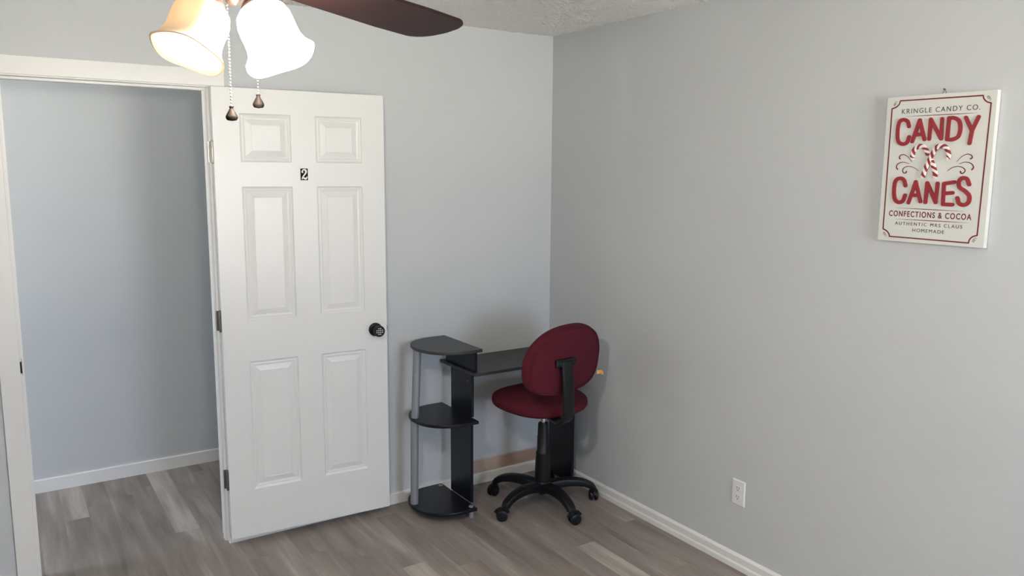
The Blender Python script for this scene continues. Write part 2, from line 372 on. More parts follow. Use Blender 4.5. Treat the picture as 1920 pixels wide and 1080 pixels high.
# ceiling: popcorn grain built as geometry where it is seen, bump everywhere
bm = BM(); box(bm, X0-0.1, 0.1, Y0-0.12, 0.118, H+0.011, H+0.12); box(bm, X0-0.1, 0.1, 0.0, 0.118, H, H+0.011); box(bm, X0-0.1, 0.1, Y0-0.12, Y0, H, H+0.011)
xs, ys, st_ = -2.3, -1.9, 0.0065
nx, ny = int(2.3/st_)+1, int(1.9/st_)+1
grid = []
for i in range(nx+1):
    row = []
    for j in range(ny+1):
        x = xs+(-xs)*i/nx; y = ys+(-ys)*j/ny
        e = min(1, i/6, j/6)
        d = max(0, noise.noise(Vector((x*110, y*110, 3)))+0.2)*0.0095+abs(noise.noise(Vector((x*60, y*60, 8))))*0.003
        row.append(bm.verts.new((x, y, H-d*e)))
    grid.append(row)
for i in range(nx):
    for j in range(ny): bm.faces.new((grid[i][j], grid[i][j+1], grid[i+1][j+1], grid[i+1][j]))
for a, b, c, d in ((X0, xs, Y0, 0), (xs, 0, Y0, ys)):
    bm.faces.new([bm.verts.new(q) for q in ((a, c, H), (a, d, H), (b, d, H), (b, c, H))])
o = obj('ceiling', bm, M_ceil, smooth=False); o['kind'] = 'structure'
for p in o.data.polygons: p.use_smooth = True
bm = BM(); box(bm, HX0-0.1, HX1+0.1, 0.115, HY, H, H+0.1); st('ceiling_hall', bm, M_ceil)

T = 0.115
bm = BM(); box(bm, X0-0.1, OL, 0, T, 0, H); box(bm, OR, 0, 0, T, 0, H); box(bm, OL, OR, 0, T, OT, H)
st('wall_back', bm, M_wallb)
bm = BM(); box(bm, 0, 0.1, Y0-0.1, T, 0, H); st('wall_right', bm, M_wall)
bm = BM(); box(bm, X0-0.1, X0, Y0-0.1, 0, 0, H); st('wall_left', bm, M_wall)
bm = BM(); y0, y1 = Y0-0.12, Y0
box(bm, X0, WX[0], y0, y1, 0, H); box(bm, WX[1], 0, y0, y1, 0, H); box(bm, WX[0], WX[1], y0, y1, 0, WX[2]); box(bm, WX[0], WX[1], y0, y1, WX[3], H)
st('wall_rear', bm, M_wall)
bm = BM(); box(bm, HX0-0.1, HX1+0.1, HY, HY+0.1, 0, H); st('wall_hall', bm, M_wall)
bm = BM(); box(bm, HX1, HX1+0.1, T, HY, 0, H); st('wall_hall_right', bm, M_wall)
bm = BM(); x0, x1 = HX0-0.12, HX0
box(bm, x0, x1, T, HX[0], 0, H); box(bm, x0, x1, HX[1], HY, 0, H); box(bm, x0, x1, HX[0], HX[1], 0, HX[2]); box(bm, x0, x1, HX[0], HX[1], HX[3], H)
st('wall_hall_left', bm, M_wall)
bm = BM(); box(bm, HX0-0.1, X0-0.1, T-0.1, T, 0, H); box(bm, 0.1, HX1+0.1, T-0.1, T, 0, H); st('wall_hall_front', bm, M_wall)

def window(name, w, h, mtx):
    r0 = empty(name); r0.matrix_world = mtx; r0['kind'] = 'structure'
    bm = BM(); t = 0.045
    for a in ((0, w, 0, t), (0, w, h-t, h), (0, t, t, h-t), (w-t, w, t, h-t), (t, w-t, h/2-t/2, h/2+t/2)):
        box(bm, a[0], a[1], -0.03, 0.03, a[2], a[3])
    obj('window_frame', bm, M_trim, r0)
    bm = BM(); box(bm, t, w-t, -0.003, 0.003, t, h-t); obj('glass', bm, M_glass, r0)
    bm = BM(); box(bm, -0.04, w+0.04, 0.03, 0.10, -0.03, 0); obj('window_sill', bm, M_trim, r0)
window('window_1', WX[1]-WX[0], WX[3]-WX[2], Matrix.Translation((WX[0], Y0-0.06, WX[2])))
window('window_2', HX[1]-HX[0], HX[3]-HX[2], Matrix.Translation((HX0-0.06, HX[1], HX[2])) @ Matrix.Rotation(-PI/2, 4, 'Z'))

# baseboards with a shoe moulding
def baseboard(name, a, b, nrm, h=0.067, t=0.012, shoe=True):
    """profile swept from a to b; nrm points into the room"""
    a, b, n = Vector(a), Vector(b), Vector(nrm)
    prof = [(0, 0), (0.017, 0), (0.0165, 0.022), (0.013, 0.028), (t, 0.030), (t, h-0.010), (t*0.55, h-0.003), (t*0.3, h), (0, h)]
    if not shoe: prof = [(0, 0), (t, 0), (t, h-0.004), (t-0.003, h), (0, h)]
    bm = BM(); A = [bm.verts.new(a+n*d+Vector((0, 0, z))) for d, z in prof]; B = [bm.verts.new(b+n*d+Vector((0, 0, z))) for d, z in prof]
    for k in range(len(prof)): j = (k+1) % len(prof); bm.faces.new((A[k], A[j], B[j], B[k]))
    bm.faces.new(A[::-1]); bm.faces.new(B)
    return st(name, bm, M_trim)
baseboard('baseboard_back', (-1.752, 0, 0), (-0.012, 0, 0), (0, -1, 0), h=0.060, shoe=False)
baseboard('baseboard_right', (0, 0, 0), (0, Y0, 0), (-1, 0, 0))
baseboard('baseboard_left', (X0, 0, 0), (X0, Y0, 0), (1, 0, 0))
baseboard('baseboard_rear', (X0+0.02, Y0, 0), (-0.02, Y0, 0), (0, 1, 0))
baseboard('baseboard_hall', (HX0, HY, 0), (HX1, HY, 0), (0, -1, 0), h=0.072, shoe=False)
baseboard('baseboard_front', (X0+0.02, 0, 0), (OL-0.076, 0, 0), (0, -1, 0))

# door casing (trim) and jamb
CT = 0.014
bm = BM(); box(bm, OL-0.074, OL-0.004, -CT, 0, 0, OT+0.004); st('trim_1', bm, M_trim, bevel=0.002)
bm = BM(); box(bm, OR+0.004, -1.752, -CT, 0, 0, OT+0.004); st('trim_2', bm, M_trim, bevel=0.002)
bm = BM(); box(bm, OL-0.086, -1.747, -CT-0.004, 0, OT+0.004, 2.132); st('trim_3', bm, M_trim, bevel=0.002)
bm = BM()
j = 0.0012
box(bm, OL-0.004, OL+j, -CT+0.002, T+0.004, 0.0, OT); box(bm, OR-j, OR+0.004, -CT+0.002, T+0.004, 0.0, OT); box(bm, OL-0.004, OR+0.004, -CT+0.002, T+0.004, OT-j, OT+0.004)
# stops
box(bm, OL+j, OL+0.010, 0.030, 0.066, 0.0, OT-0.010); box(bm, OR-0.010, OR-j, 0.030, 0.066, 0.0, OT-0.010); box(bm, OL+j, OR-j, 0.030, 0.066, OT-0.011, OT-j)
jamb = st('trim_4', bm, M_trim, bevel=0.001)
bm = BM(); box(bm, OL+0.001, OL+0.0022, -0.0135, 0.02, 0.905, 0.965)
box(bm, OL-0.0045, OL+0.0022, -0.0150, -0.0118, 0.912, 0.958)
sp_ = obj('strike_plate', fixn(bm), M_matte, jamb); sp_['label'] = 'black strike plate'

# ------------------------------------------------------------------ the open six-panel door
DW, DH, DT = 0.766, 2.023, 0.035
ang = -math.atan2(0.040, DW)
door = empty('door_1', (-1.812, -0.054, 0.035), ang); door['kind'] = 'structure'
cols = [(0.110, 0.330), (0.440, 0.657)]; rows = [(0.221, 0.823), (1.008, 1.603), (1.709, 1.917)]
def panel_face(bm, yf, sgn):
    xsx = [0]+[v for c in cols for v in c]+[DW]; zs = [0]+[v for c in rows for v in c]+[DH]
    V = {}
    for i, x in enumerate(xsx):
        for j2, z in enumerate(zs): V[i, j2] = bm.verts.new((x, yf, z))
    for i in range(len(xsx)-1):
        for j2 in range(len(zs)-1):
            quad = (V[i, j2], V[i+1, j2], V[i+1, j2+1], V[i, j2+1])
            if i in (1, 3) and j2 in (1, 3, 5):
                prev = quad; xa, xb, za, zb = xsx[i], xsx[i+1], zs[j2], zs[j2+1]
                for ins, dep in ((0.004, 0.004), (0.010, 0.0060), (0.015, 0.0052), (0.019, 0.0068), (0.024, 0.0075), (0.048, 0.0018), (0.0505, 0.0026)):
                    cur = [bm.verts.new((x, yf+sgn*dep, z)) for x, z in ((xa+ins, za+ins), (xb-ins, za+ins), (xb-ins, zb-ins), (xa+ins, zb-ins))]
                    for k in range(4): bm.faces.new((prev[k], prev[(k+1) % 4], cur[(k+1) % 4], cur[k]))
                    prev = cur
                bm.faces.new(prev)
            else: bm.faces.new(quad)
    return V, len(xsx)-1, len(zs)-1
bm = BM(); V, a, b_ = panel_face(bm, 0, 1); V2, _, _ = panel_face(bm, DT, -1)
for j2 in range(b_):
    bm.faces.new((V[0, j2], V[0, j2+1], V2[0, j2+1], V2[0, j2])); bm.faces.new((V[a, j2], V[a, j2+1], V2[a, j2+1], V2[a, j2]))
for i in range(a):
    bm.faces.new((V[i, 0], V[i+1, 0], V2[i+1, 0], V2[i, 0])); bm.faces.new((V[i, b_], V[i+1, b_], V2[i+1, b_], V2[i, b_]))
# moulded wood-grain bump on the painted skin
nt = M_door.node_tree; L = nt.links.new; b = nt.nodes['Principled BSDF']; tc = nt.nodes['Texture Coordinate']
mp = nt.nodes.new('ShaderNodeMapping'); mp.inputs['Scale'].default_value = (130, 30, 5); L(tc.outputs['Object'], mp.inputs['Vector'])
nn = nt.nodes.new('ShaderNodeTexNoise'); nn.inputs['Scale'].default_value = 1; nn.inputs['Detail'].default_value = 3; nn.inputs['Distortion'].default_value = 0.8; L(mp.outputs[0], nn.inputs['Vector'])
bp = nt.nodes.new('ShaderNodeBump'); bp.inputs['Strength'].default_value = 0.35; bp.inputs['Distance'].default_value = 0.0012
L(nn.outputs['Fac'], bp.inputs['Height']); L(bp.outputs[0], b.inputs['Normal'])
slab = obj('door_slab', fixn(bm), M_door, door)
# number plate
bm = BM(); box(bm, -0.0165, 0.0165, -0.0022, 0, -0.026, 0.026)
pl = obj('number_plate', bm, M_nplate, door); pl.location = (0.3835, 0, 1.657); pl['label'] = 'small black number plate with a white 2'
def text_mesh(name, body, size, ext, m, parent, width=None, height=None, spacing=1.0, bold=0.0):
    cu = bpy.data.curves.new(name, 'FONT'); cu.body = body; cu.size = size; cu.extrude = ext; cu.space_character = spacing; cu.offset = bold
    t = bpy.data.objects.new(name+'_tmp', cu); C.objects.link(t)
    bpy.context.view_layer.update()
    me = bpy.data.meshes.new_from_object(t.evaluated_get(bpy.context.evaluated_depsgraph_get()))
    bpy.data.objects.remove(t); bpy.data.curves.remove(cu)
    xs_ = [v.co.x for v in me.vertices]; ys_ = [v.co.y for v in me.vertices]
    sx = width/(max(xs_)-min(xs_)) if width else 1; sy = height/(max(ys_)-min(ys_)) if height else sx
    x_, y_ = min(xs_), min(ys_)
    for v in me.vertices: v.co.x = (v.co.x-x_)*sx; v.co.y = (v.co.y-y_)*sy
    me.materials.clear(); me.materials.append(m); me.name = name
    o = bpy.data.objects.new(name, me); C.objects.link(o); o.parent = parent; return o
# the figure 2: a ball-ended hook, a sweeping diagonal and a waved foot
def wv(ws): return lambda t: ws[min(len(ws)-2, int(t*(len(ws)-1)))]*(1-(t*(len(ws)-1)-min(len(ws)-2, int(t*(len(ws)-1)))))+ws[min(len(ws)-2, int(t*(len(ws)-1)))+1]*(t*(len(ws)-1)-min(len(ws)-2, int(t*(len(ws)-1))))
bm = BM()
stroke(bm, [(-.0080, .0100), (-.0088, .0150), (-.0045, .0200), (.0030, .0205), (.0078, .0155), (.0075, .0085), (.0030, .0010), (-.0030, -.0065), (-.0080, -.0135), (-.0098, -.0200)], 0, 0.0022, 0.0034, 5, widths=wv([.0040, .0026, .0024, .0040, .0042, .0036, .0030, .0026, .0024]))
stroke(bm, [(-.0098, -.0190), (-.0050, -.0160), (.0010, -.0178), (.0065, -.0195), (.0100, -.0165), (.0122, -.0105)], 0, 0.0022, 0.0031, 5, widths=wv([.0022, .0030, .0042, .0040, .0030, .0018]))
nu = obj('numeral', fixn(bm), M_num, pl); nu.rotation_euler = (PI/2, 0, 0)
# hinges: local z centres
for zc, mm, kn in ((1.750, M_nickel, True), (1.015, M_oldmetal, False), (0.282, M_oldmetal, False)):
    h = empty('hinge', (0, 0, zc), 0, door); 
    bm = BM(); box(bm, -0.0015, 0.0005, 0.004, 0.031, -0.0445, 0.0445); obj('hinge_leaf', bm, mm, h)
    bm = BM(); box(bm, -0.0175, -0.0035, 0.0315, 0.0335, -0.0445, 0.0445); obj('hinge_leaf', bm, mm, h)
    bm = BM(); lathe(bm, [(0.003, -0.049), (0.0058, -0.046), (0.0062, -0.0445), (0.0062, 0.0445), (0.0058, 0.046), (0.003, 0.049)], (-0.0045, 0.006 if kn else 0.014, 0), n=16)
    obj('hinge_knuckle', fixn(bm), mm, h, smooth=True)
# keypad knob
kb = empty('door_knob', (0.706, 0, 0.915), 0, door); kb['label'] = 'round black keypad door knob'
bm = BM(); lathe(bm, [(0.0, 0.0), (0.0325, 0.0), (0.0325, 0.010), (0.030, 0.013), (0.022, 0.014), (0.0, 0.014)], (0, 0, 0), (0, -1, 0), 40); obj('rose', fixn(bm), M_matte, kb, smooth=True)
bm = BM(); lathe(bm, [(0.0, 0.012), (0.018, 0.012), (0.018, 0.022), (0.0215, 0.028), (0.025, 0.040), (0.0275, 0.055), (0.0275, 0.060), (0.026, 0.062), (0, 0.062)], (0, 0, 0), (0, -1, 0), 40); obj('knob_body', fixn(bm), M_matte, kb, smooth=True)
bm = BM()
for i in range(4):
    for j2 in range(4):
        if (i in (0, 3)) and (j2 in (0, 3)): continue
        lathe(bm, [(0, 0.0615), (0.0026, 0.0615), (0.0026, 0.0628), (0, 0.0628)], ((i-1.5)*0.0092, 0, (j2-1.5)*0.0092), (0, -1, 0), 12)
q = obj('keypad_buttons', fixn(bm), M_key, kb)
bm = BM(); lathe(bm, [(0, -DT), (0.030, -DT), (0.030, -DT-0.006), (0.016, -DT-0.008), (0.016, -DT-0.018), (0.026, -DT-0.026), (0.024, -DT-0.040), (0, -DT-0.042)], (0, 0, 0), (0, -1, 0), 32); obj('inner_knob', fixn(bm), M_matte, kb, smooth=True)
bm = BM(); box(bm, 0.0585, 0.0615, 0.006, 0.029, -0.028, 0.028); box(bm, 0.061, 0.0665, 0.011, 0.024, -0.010, 0.012); obj('latch', bm, M_matte, kb)
# ------------------------------------------------------------------ corner computer desk with side shelves
desk = empty('computer_desk', (-0.70, -0.2, 0))
tag(desk, 'small black computer desk with three half-round side shelves and a silver pole, in the corner', 'desk')
def at(o, p=desk): return o
DX, DY = 0.70, 0.2      # world -> desk local
def dshape(xe, y0, y1, xl, n=28):
    """straight edge at x = xe from y0 to y1; bulge to xl"""
    pts = [(xe, y0), (xe, y1)]
    cy = (y0+y1)/2; b = (y1-y0)/2; c = xe-0.055
    pts = [(xe, y1-0.0), (xe, y0+0.0)]
    # short straight shoulders, then a super-ellipse bulge
    for k in range(n+1):
        a = -PI/2-PI*k/n; cc, ss = math.cos(a), math.sin(a)
        pts.append((c+(c-xl)*(-(abs(cc)**0.80)), cy+b*math.copysign(abs(ss)**0.92, ss)))
    out = []
    for p in pts:
        if not out or (Vector(p)-Vector(out[-1])).length > 1e-4: out.append(p)
    return [(x+DX, y+DY) for x, y in out]
shelves = [(0.040, 0.056, -0.708, -0.972, -0.392, -0.012), (0.486, 0.502, -0.700, -0.962, -0.392, -0.010), (0.845, 0.861, -0.682, -0.948, -0.396, -0.008)]
for i, (z0, z1, xe, xl, y0, y1) in enumerate(shelves):
    bm = BM(); prism(bm, dshape(xe, y0, y1, xl), z0, z1)
    o = obj('shelf', fixn(bm), M_blackt if i == 2 else M_black, desk, bevel=0.003)
    if i == 2: o['label'] = 'charcoal half-round top shelf'
def dbox(name, x0, x1, y0, y1, z0, z1, m=M_black, bev=0.002):
    bm = BM(); box(bm, x0+DX, x1+DX, y0+DY, y1+DY, z0, z1); return obj(name, bm, m, desk, bevel=bev)
up = dbox('side_panel', -0.696, -0.682, -0.345, -0.045, 0.736, 0.845)
lo = dbox('side_panel', -0.704, -0.689, -0.325, -0.115, 0.502, 0.720)
lo2 = dbox('side_panel', -0.706, -0.691, -0.322, -0.112, 0.056, 0.486)
dt = dbox('desktop', -0.712, -0.030, -0.372, -0.012, 0.720, 0.736, M_blackt, 0.003); dt['label'] = 'charcoal desktop'
dbox('leg_panel', -0.066, -0.050, -0.315, -0.100, 0.018, 0.720)
for gy in (-0.29, -0.13):
    bm = BM(); lathe(bm, [(0, 0), (0.010, 0), (0.010, 0.018), (0, 0.018)], (-0.058+DX, gy+DY, 0), n=16); obj('glide', fixn(bm), M_plastic, desk)
# screws on the panel under the desktop
for y, z in ((-0.150, 0.695), (-0.285, 0.680)):
    bm = BM(); lathe(bm, [(0, 0), (0.0055, 0), (0.0050, 0.0015), (0, 0.0018)], (-0.704+DX, y+DY, z), (-1, 0, 0), 16); obj('screw_cap', fixn(bm), M_oldmetal, desk, smooth=True)
# the silver pole, in two lengths
bm = BM(); tube(bm, [(-0.949+DX+0.0, -0.176+DY, 0.056), (-0.943+DX, -0.176+DY, 0.486)], 0.0195, 28); obj('pole', bm, M_silver, desk, smooth=True)
bm = BM(); tube(bm, [(-0.941+DX, -0.178+DY, 0.502), (-0.926+DX, -0.180+DY, 0.845)], 0.0195, 28); obj('pole', bm, M_silver, desk, smooth=True)
# feet with silver caps on the base board
for x, y, cap in ((-0.728, -0.362, 1), (-0.905, -0.150, 0), (-0.728, -0.040, 1)):
    bm = BM(); lathe(bm, [(0, 0), (0.0125, 0), (0.0125, 0.040), (0, 0.040)], (x+DX, y+DY, 0), n=20)
    ft = obj('foot', fixn(bm), M_silver, desk, smooth=True)
    if cap:
        bm = BM(); lathe(bm, [(0, 0.056), (0.0125, 0.056), (0.0115, 0.061), (0.004, 0.063), (0, 0.063)], (x+DX, y+DY, 0), n=20); obj('foot_cap', fixn(bm), M_silver, ft, smooth=True)

# ------------------------------------------------------------------ burgundy task chair
CX, CY = -0.334, -0.420
ch = empty('office_chair', (CX, CY, 0))
tag(ch, 'armless burgundy fabric swivel chair on a black five-star base with casters, turned towards the desk', 'chair')
def pad(name, ax, ay, az, m, parent, outline=None, n=48, crown=0.5):
    """a rounded cushion, local x/y outline, thickness z; returns bmesh object"""
    bm = BM(); rings = []
    prof = [(0.0, 1.0), (0.5, 0.985), (0.78, 0.93), (0.92, 0.80), (0.985, 0.55), (1.0, 0.25), (1.0, -0.25), (0.985, -0.6), (0.94, -0.88), (0.86, -1.0), (0.5, -1.02), (0.0, -1.02)]
    for rr, zz in prof:
        ring = []
        for k in range(n):
            a = 2*PI*k/n; ox, oy = outline(a)
            ring.append(bm.verts.new((ox*ax*rr, oy*ay*rr, zz*az)))
        rings.append(ring)
    for A, B in zip(rings, rings[1:]):
        for k in range(n): bm.faces.new((A[k], A[(k+1) % n], B[(k+1) % n], B[k]))
    bmesh.ops.remove_doubles(bm, verts=bm.verts[:], dist=1e-6)
    return obj(name, fixn(bm), m, parent, smooth=True, sub=1)
def sup(a, e, taper=0.0):
    c, s = math.cos(a), math.sin(a)
    x = math.copysign(abs(c)**e, c); y = math.copysign(abs(s)**e, s)
    return x*(1+taper*y), y
SEATR = 0.0
seat = pad('seat', 0.232, 0.222, 0.034, M_red, ch, lambda a: sup(a, 0.78, 0.06))
seat.location = (-0.010, 0.010, 0.563); seat.rotation_euler = (math.radians(2), 0, math.radians(6))
# backrest: outline in x/z, thickness along y, front towards +y
BO = lambda a: sup(a, 0.60 if math.sin(a) > 0 else 0.82, -0.01 if math.sin(a) > 0 else 0.13)
back = pad('backrest', 0.250, 0.165, 0.037, M_red, ch, BO)
back.matrix_world = Matrix.Identity(4)
Mb = Matrix.Translation((-0.069, -0.276, 0.842)) @ Matrix.Rotation(math.radians(11), 4, 'Z') @ Matrix.Rotation(math.radians(-1), 4, 'Y') @ Matrix.Rotation(math.radians(-84), 4, 'X')
back.matrix_local = Mb
# curve the back slightly around the sitter
for v in back.data.vertices:
    v.co.z += 0.55*(v.co.x**2)
# welt seam around the rear edge
bm = BM(); pts = []
for k in range(65):
    a = 2*PI*k/64; ox, oy = BO(a)
    pts.append((ox*0.250*0.945, oy*0.165*0.945, -0.0325+0.55*(ox*0.250*0.945)**2))
tube(bm, pts, 0.0035, 8); obj('piping', bm, M_red, back, smooth=True)
# bracket plate and J-bar
bm = BM()
box(bm, -0.065, 0.062, -0.008, 0.008, -0.018, 0.018); br = obj('back_bracket', bm, M_plastic, ch, bevel=0.007, seg=4)
br.location = (-0.110, -0.330, 0.838); br.rotation_euler = (math.radians(-6), 0, math.radians(7))
for s in (-1, 1):
    bm = BM(); lathe(bm, [(0, 0), (0.006, 0), (0.005, 0.002), (0, 0.002)], (s*0.045, -0.008, 0), (0, -1, 0), 14); obj('screw', fixn(bm), M_dark, br)
P_ = spline([(-0.110, -0.336, 0.845), (-0.110, -0.340, 0.797), (-0.108, -0.346, 0.717), (-0.104, -0.345, 0.640), (-0.096, -0.325, 0.566), (-0.085, -0.262, 0.528), (-0.050, -0.15, 0.514), (-0.010, 0.0, 0.514)], 6)
nP = len(P_)
bm = BM(); tube(bm, P_, 0, 20, flat=([0.0335]*nP, [0.008]*nP), up=(1, 0, 0))
# the section's wide side lies across (x)
bm.free(); bm = BM()
rings = []
for i, p in enumerate(P_):
    t = (P_[min(i+1, nP-1)]-P_[max(i-1, 0)]).normalized(); x = Vector((1, 0, 0)); y = t.cross(x).normalized()
    w = 0.033-0.004*(i/nP)
    R = []
    for k in range(20):
        a = 2*PI*k/20; c, s = math.cos(a), math.sin(a)
        R.append(bm.verts.new(p+x*w*math.copysign(abs(c)**0.4, c)+y*0.0095*math.copysign(abs(s)**0.6, s)))
    rings.append(R)
for A, B in zip(rings, rings[1:]):
    for k in range(20): bm.faces.new((A[k], A[(k+1) % 20], B[(k+1) % 20], B[k]))
bm.faces.new(rings[0][::-1]); bm.faces.new(rings[-1])
obj('back_bar', fixn(bm), M_plastic, ch, smooth=True)
bm = BM(); box(bm, -0.07, 0.07, -0.09, 0.08, 0.500, 0.531); obj('seat_plate', bm, M_plastic, ch, bevel=0.006)
bm = BM(); tube(bm, spline([(0.03, 0.0, 0.505), (0.12, 0.01, 0.505), (0.20, 0.02, 0.512)], 4), 0.006, 10); obj('lever', bm, M_plastic, ch, smooth=True)
# tag on the right edge of the backrest
bm = BM(); pts = [Vector(p) for p in ((-0.008, 0, 0.002), (0.010, -0.004, 0.004), (0.020, 0.002, -0.001), (0.027, -0.005, -0.004))]
for i in range(3):
    q = [bm.verts.new(p+Vector((0, 0, h))) for p, h in ((pts[i], -0.010), (pts[i+1], -0.011), (pts[i+1], 0.008), (pts[i], 0.010))]
    bm.faces.new(q)
tg = obj('tag', bm, M_tag, ch); tg.location = (0.139, -0.262, 0.742); tg['label'] = 'small orange paper tag'
so = tg.modifiers.new('s', 'SOLIDIFY'); so.thickness = 0.0015
# gas lift
bm = BM(); lathe(bm, [(0, 0.40), (0.0125, 0.40), (0.0125, 0.505), (0, 0.505)], n=24); obj('gas_rod', fixn(bm), M_chrome, ch, smooth=True)
bm = BM(); lathe(bm, [(0, 0.09), (0.041, 0.09), (0.040, 0.20), (0.036, 0.28), (0.036, 0.285), (0.031, 0.29), (0.030, 0.37), (0.0285, 0.375), (0.027, 0.432), (0.024, 0.440), (0.014, 0.440), (0, 0.440)], n=32); obj('lift_cover', fixn(bm), M_plastic, ch, smooth=True)
# star base
bm = BM(); lathe(bm, [(0, 0.058), (0.020, 0.058), (0.030, 0.066), (0.042, 0.075), (0.045, 0.10), (0.043, 0.128), (0.036, 0.135), (0, 0.135)], n=32)
hub = obj('base_hub', fixn(bm), M_plastic, ch, smooth=True)
ARM = [math.radians(a) for a in (121, 193, 266, 336, 49)]
def arm_bm():
    pts = spline([(0.025, 0, 0.098), (0.09, 0, 0.112), (0.16, 0, 0.114), (0.220, 0, 0.104), (0.262, 0, 0.084), (0.272, 0, 0.066)], 5)
    n = len(pts); bm = BM()
    tube(bm, pts, 0, 20, flat=([0.029-0.010*i/n for i in range(n)], [0.024-0.010*i/n for i in range(n)]), up=(0, 0, 1))
    return bm
def caster_parts():
    wheels = []
    for sg in (-1, 1):
        a = BM(); lathe(a, [(0, sg*0.025), (0.010, sg*0.025), (0.011, sg*0.0235), (0.020, sg*0.0235), (0.0275, sg*0.020), (0.0290, sg*0.013), (0.0280, sg*0.0065), (0.012, sg*0.005), (0, sg*0.005)], (0.016, 0, 0.029), (0, 1, 0), 28)
        wheels.append(a)
    b = BM(); pts = []
    for k in range(13):
        t = math.radians(20+k*12); pts.append((0.016+0.031*math.cos(t), 0, 0.029+0.031*math.sin(t)))
    tube(b, pts, 0, 14, flat=([0.012]*13, [0.004]*13), up=(0, 1, 0))
    lathe(b, [(0, 0.040), (0.012, 0.040), (0.014, 0.054), (0.012, 0.070), (0, 0.070)], n=16)
    return wheels, b
arm_m = None
spins = [200, 150, 350, 60, 20]
for i, a in enumerate(ARM):
    if arm_m is None:
        o = obj('base_arm', fixn(arm_bm()), M_plastic, ch, smooth=True); arm_m = o.data
    else:
        o = bpy.data.objects.new('base_arm', arm_m); C.objects.link(o); o.parent = ch
    o.rotation_euler = (0, 0, a)
wa = None
for i, a in enumerate(ARM):
    ce = empty('caster', (0.276*math.cos(a), 0.276*math.sin(a), 0), math.radians(spins[i]), ch)
    if wa is None:
        A, B = caster_parts(); wa = [obj('wheel', fixn(w_), M_plastic, ce, smooth=True).data for w_ in A]; wb = obj('caster_hood', fixn(B), M_plastic, ce, smooth=True).data
    else:
        for nme, d in (('wheel', wa[0]), ('wheel', wa[1]), ('caster_hood', wb)):
            o = bpy.data.objects.new(nme, d); C.objects.link(o); o.parent = ce

# ------------------------------------------------------------------ electrical outlet
ou = empty('electrical_outlet', (0, -1.415, 0.341)); tag(ou, 'white duplex electrical outlet with screwed cover plate low on the right wall', 'outlet')
bm = BM()
# bevelled cover plate (local: x into room = -)
w, h = 0.035, 0.057
prof = [(0, 0, 0), (0, 0, 0.0015), (0.004, 0.004, 0.0055)]
prev = None
for iw, ih, d in prof:
    cur = [bm.verts.new((-d, y, z)) for y, z in ((-w+iw, -h+ih), (w-iw, -h+ih), (w-iw, h-ih), (-w+iw, h-ih))]
    if prev:
        for k in range(4): bm.faces.new((prev[k], prev[(k+1) % 4], cur[(k+1) % 4], cur[k]))
    else: bm.faces.new(cur)
    prev = cur
bm.faces.new(prev)
cp = obj('cover_plate', fixn(bm), M_plate, ou, bevel=0.001)
for s in (1, -1):
    bm = BM(); n = 24; pts = []
    for k in range(n):
        a = 2*PI*k/n; pts.append((0.0172*math.cos(a), max(-0.0135, min(0.0135, 0.0172*math.sin(a)))))
    A = [bm.verts.new((-0.005, y, z)) for y, z in pts]; B = [bm.verts.new((-0.0072, y, z)) for y, z in pts]
    bm.faces.new(A); bm.faces.new(B)
    for k in range(n): bm.faces.new((A[k], A[(k+1) % n], B[(k+1) % n], B[k]))
    fo = obj('receptacle', fixn(bm), M_plate, ou); fo.location = (0, 0, s*0.0195)
    bm = BM(); box(bm, -0.0076, -0.0068, 0.0050, 0.0074, -0.001, 0.008); box(bm, -0.0076, -0.0068, -0.0074, -0.0050, 0.000, 0.0075)
    lathe(bm, [(0, 0.0068), (0.0026, 0.0068), (0.0026, 0.0076), (0, 0.0076)], (0, 0, -0.007), (-1, 0, 0), 14)
    obj('slots', fixn(bm), M_dark, fo)
bm = BM(); lathe(bm, [(0, 0.0055), (0.003, 0.0055), (0.0026, 0.0068), (0, 0.0070)], (0, 0, 0), (-1, 0, 0), 14); obj('screw', fixn(bm), M_plate, ou)

# ------------------------------------------------------------------ candy cane sign, local x to the viewer's right, y up, z out of the wall
sign = empty('wall_sign', (0, 0, 0)); tag(sign, 'white board sign with raised red CANDY CANES letters hung on the right wall', 'sign')
sign.matrix_world = Matrix(((0, 0, -1, 0), (-1, 0, 0, -1.985), (0, 1, 0, 1.482), (0, 0, 0, 1)))
SW, SH, SD = 0.358, 0.487, 0.0215
bm = BM(); box(bm, 0, SW, 0, SH, 0.001, SD); obj('board', bm, M_signw, sign, bevel=0.0008)
LW = 0.0060; ZL = SD+0.0055
SG['D1b'] = SG['D1'][1:]; SG['D1'] = SG['D1'][:2]
LZ = [0.0]
def letter(parts):
    bm = BM()
    q = 0; LZ[0] = 0.0011-LZ[0]
    for key, sm in parts:
        if sm: stroke(bm, SG[key], LW, SD-0.0005, ZL-0.00022*q-LZ[0], sm); q += 1
        else:
            for a, b in zip(SG[key], SG[key][1:]): stroke(bm, [a, b], LW, SD-0.0005, ZL-0.00022*q-LZ[0]); q += 1
    return obj('letter', fixn(bm), M_signr, sign)
for parts in ([('C1', 6)], [('A1', 0), ('A1b', 0)], [('N1', 0)], [('D1', 0), ('D1b', 6)], [('Y1', 0), ('Y1b', 0)],
              [('C2', 6)], [('A2', 0), ('A2b', 0)], [('N2', 0)], [('E2', 0), ('E2b', 0)], [('S2', 6)]):
    letter(parts)
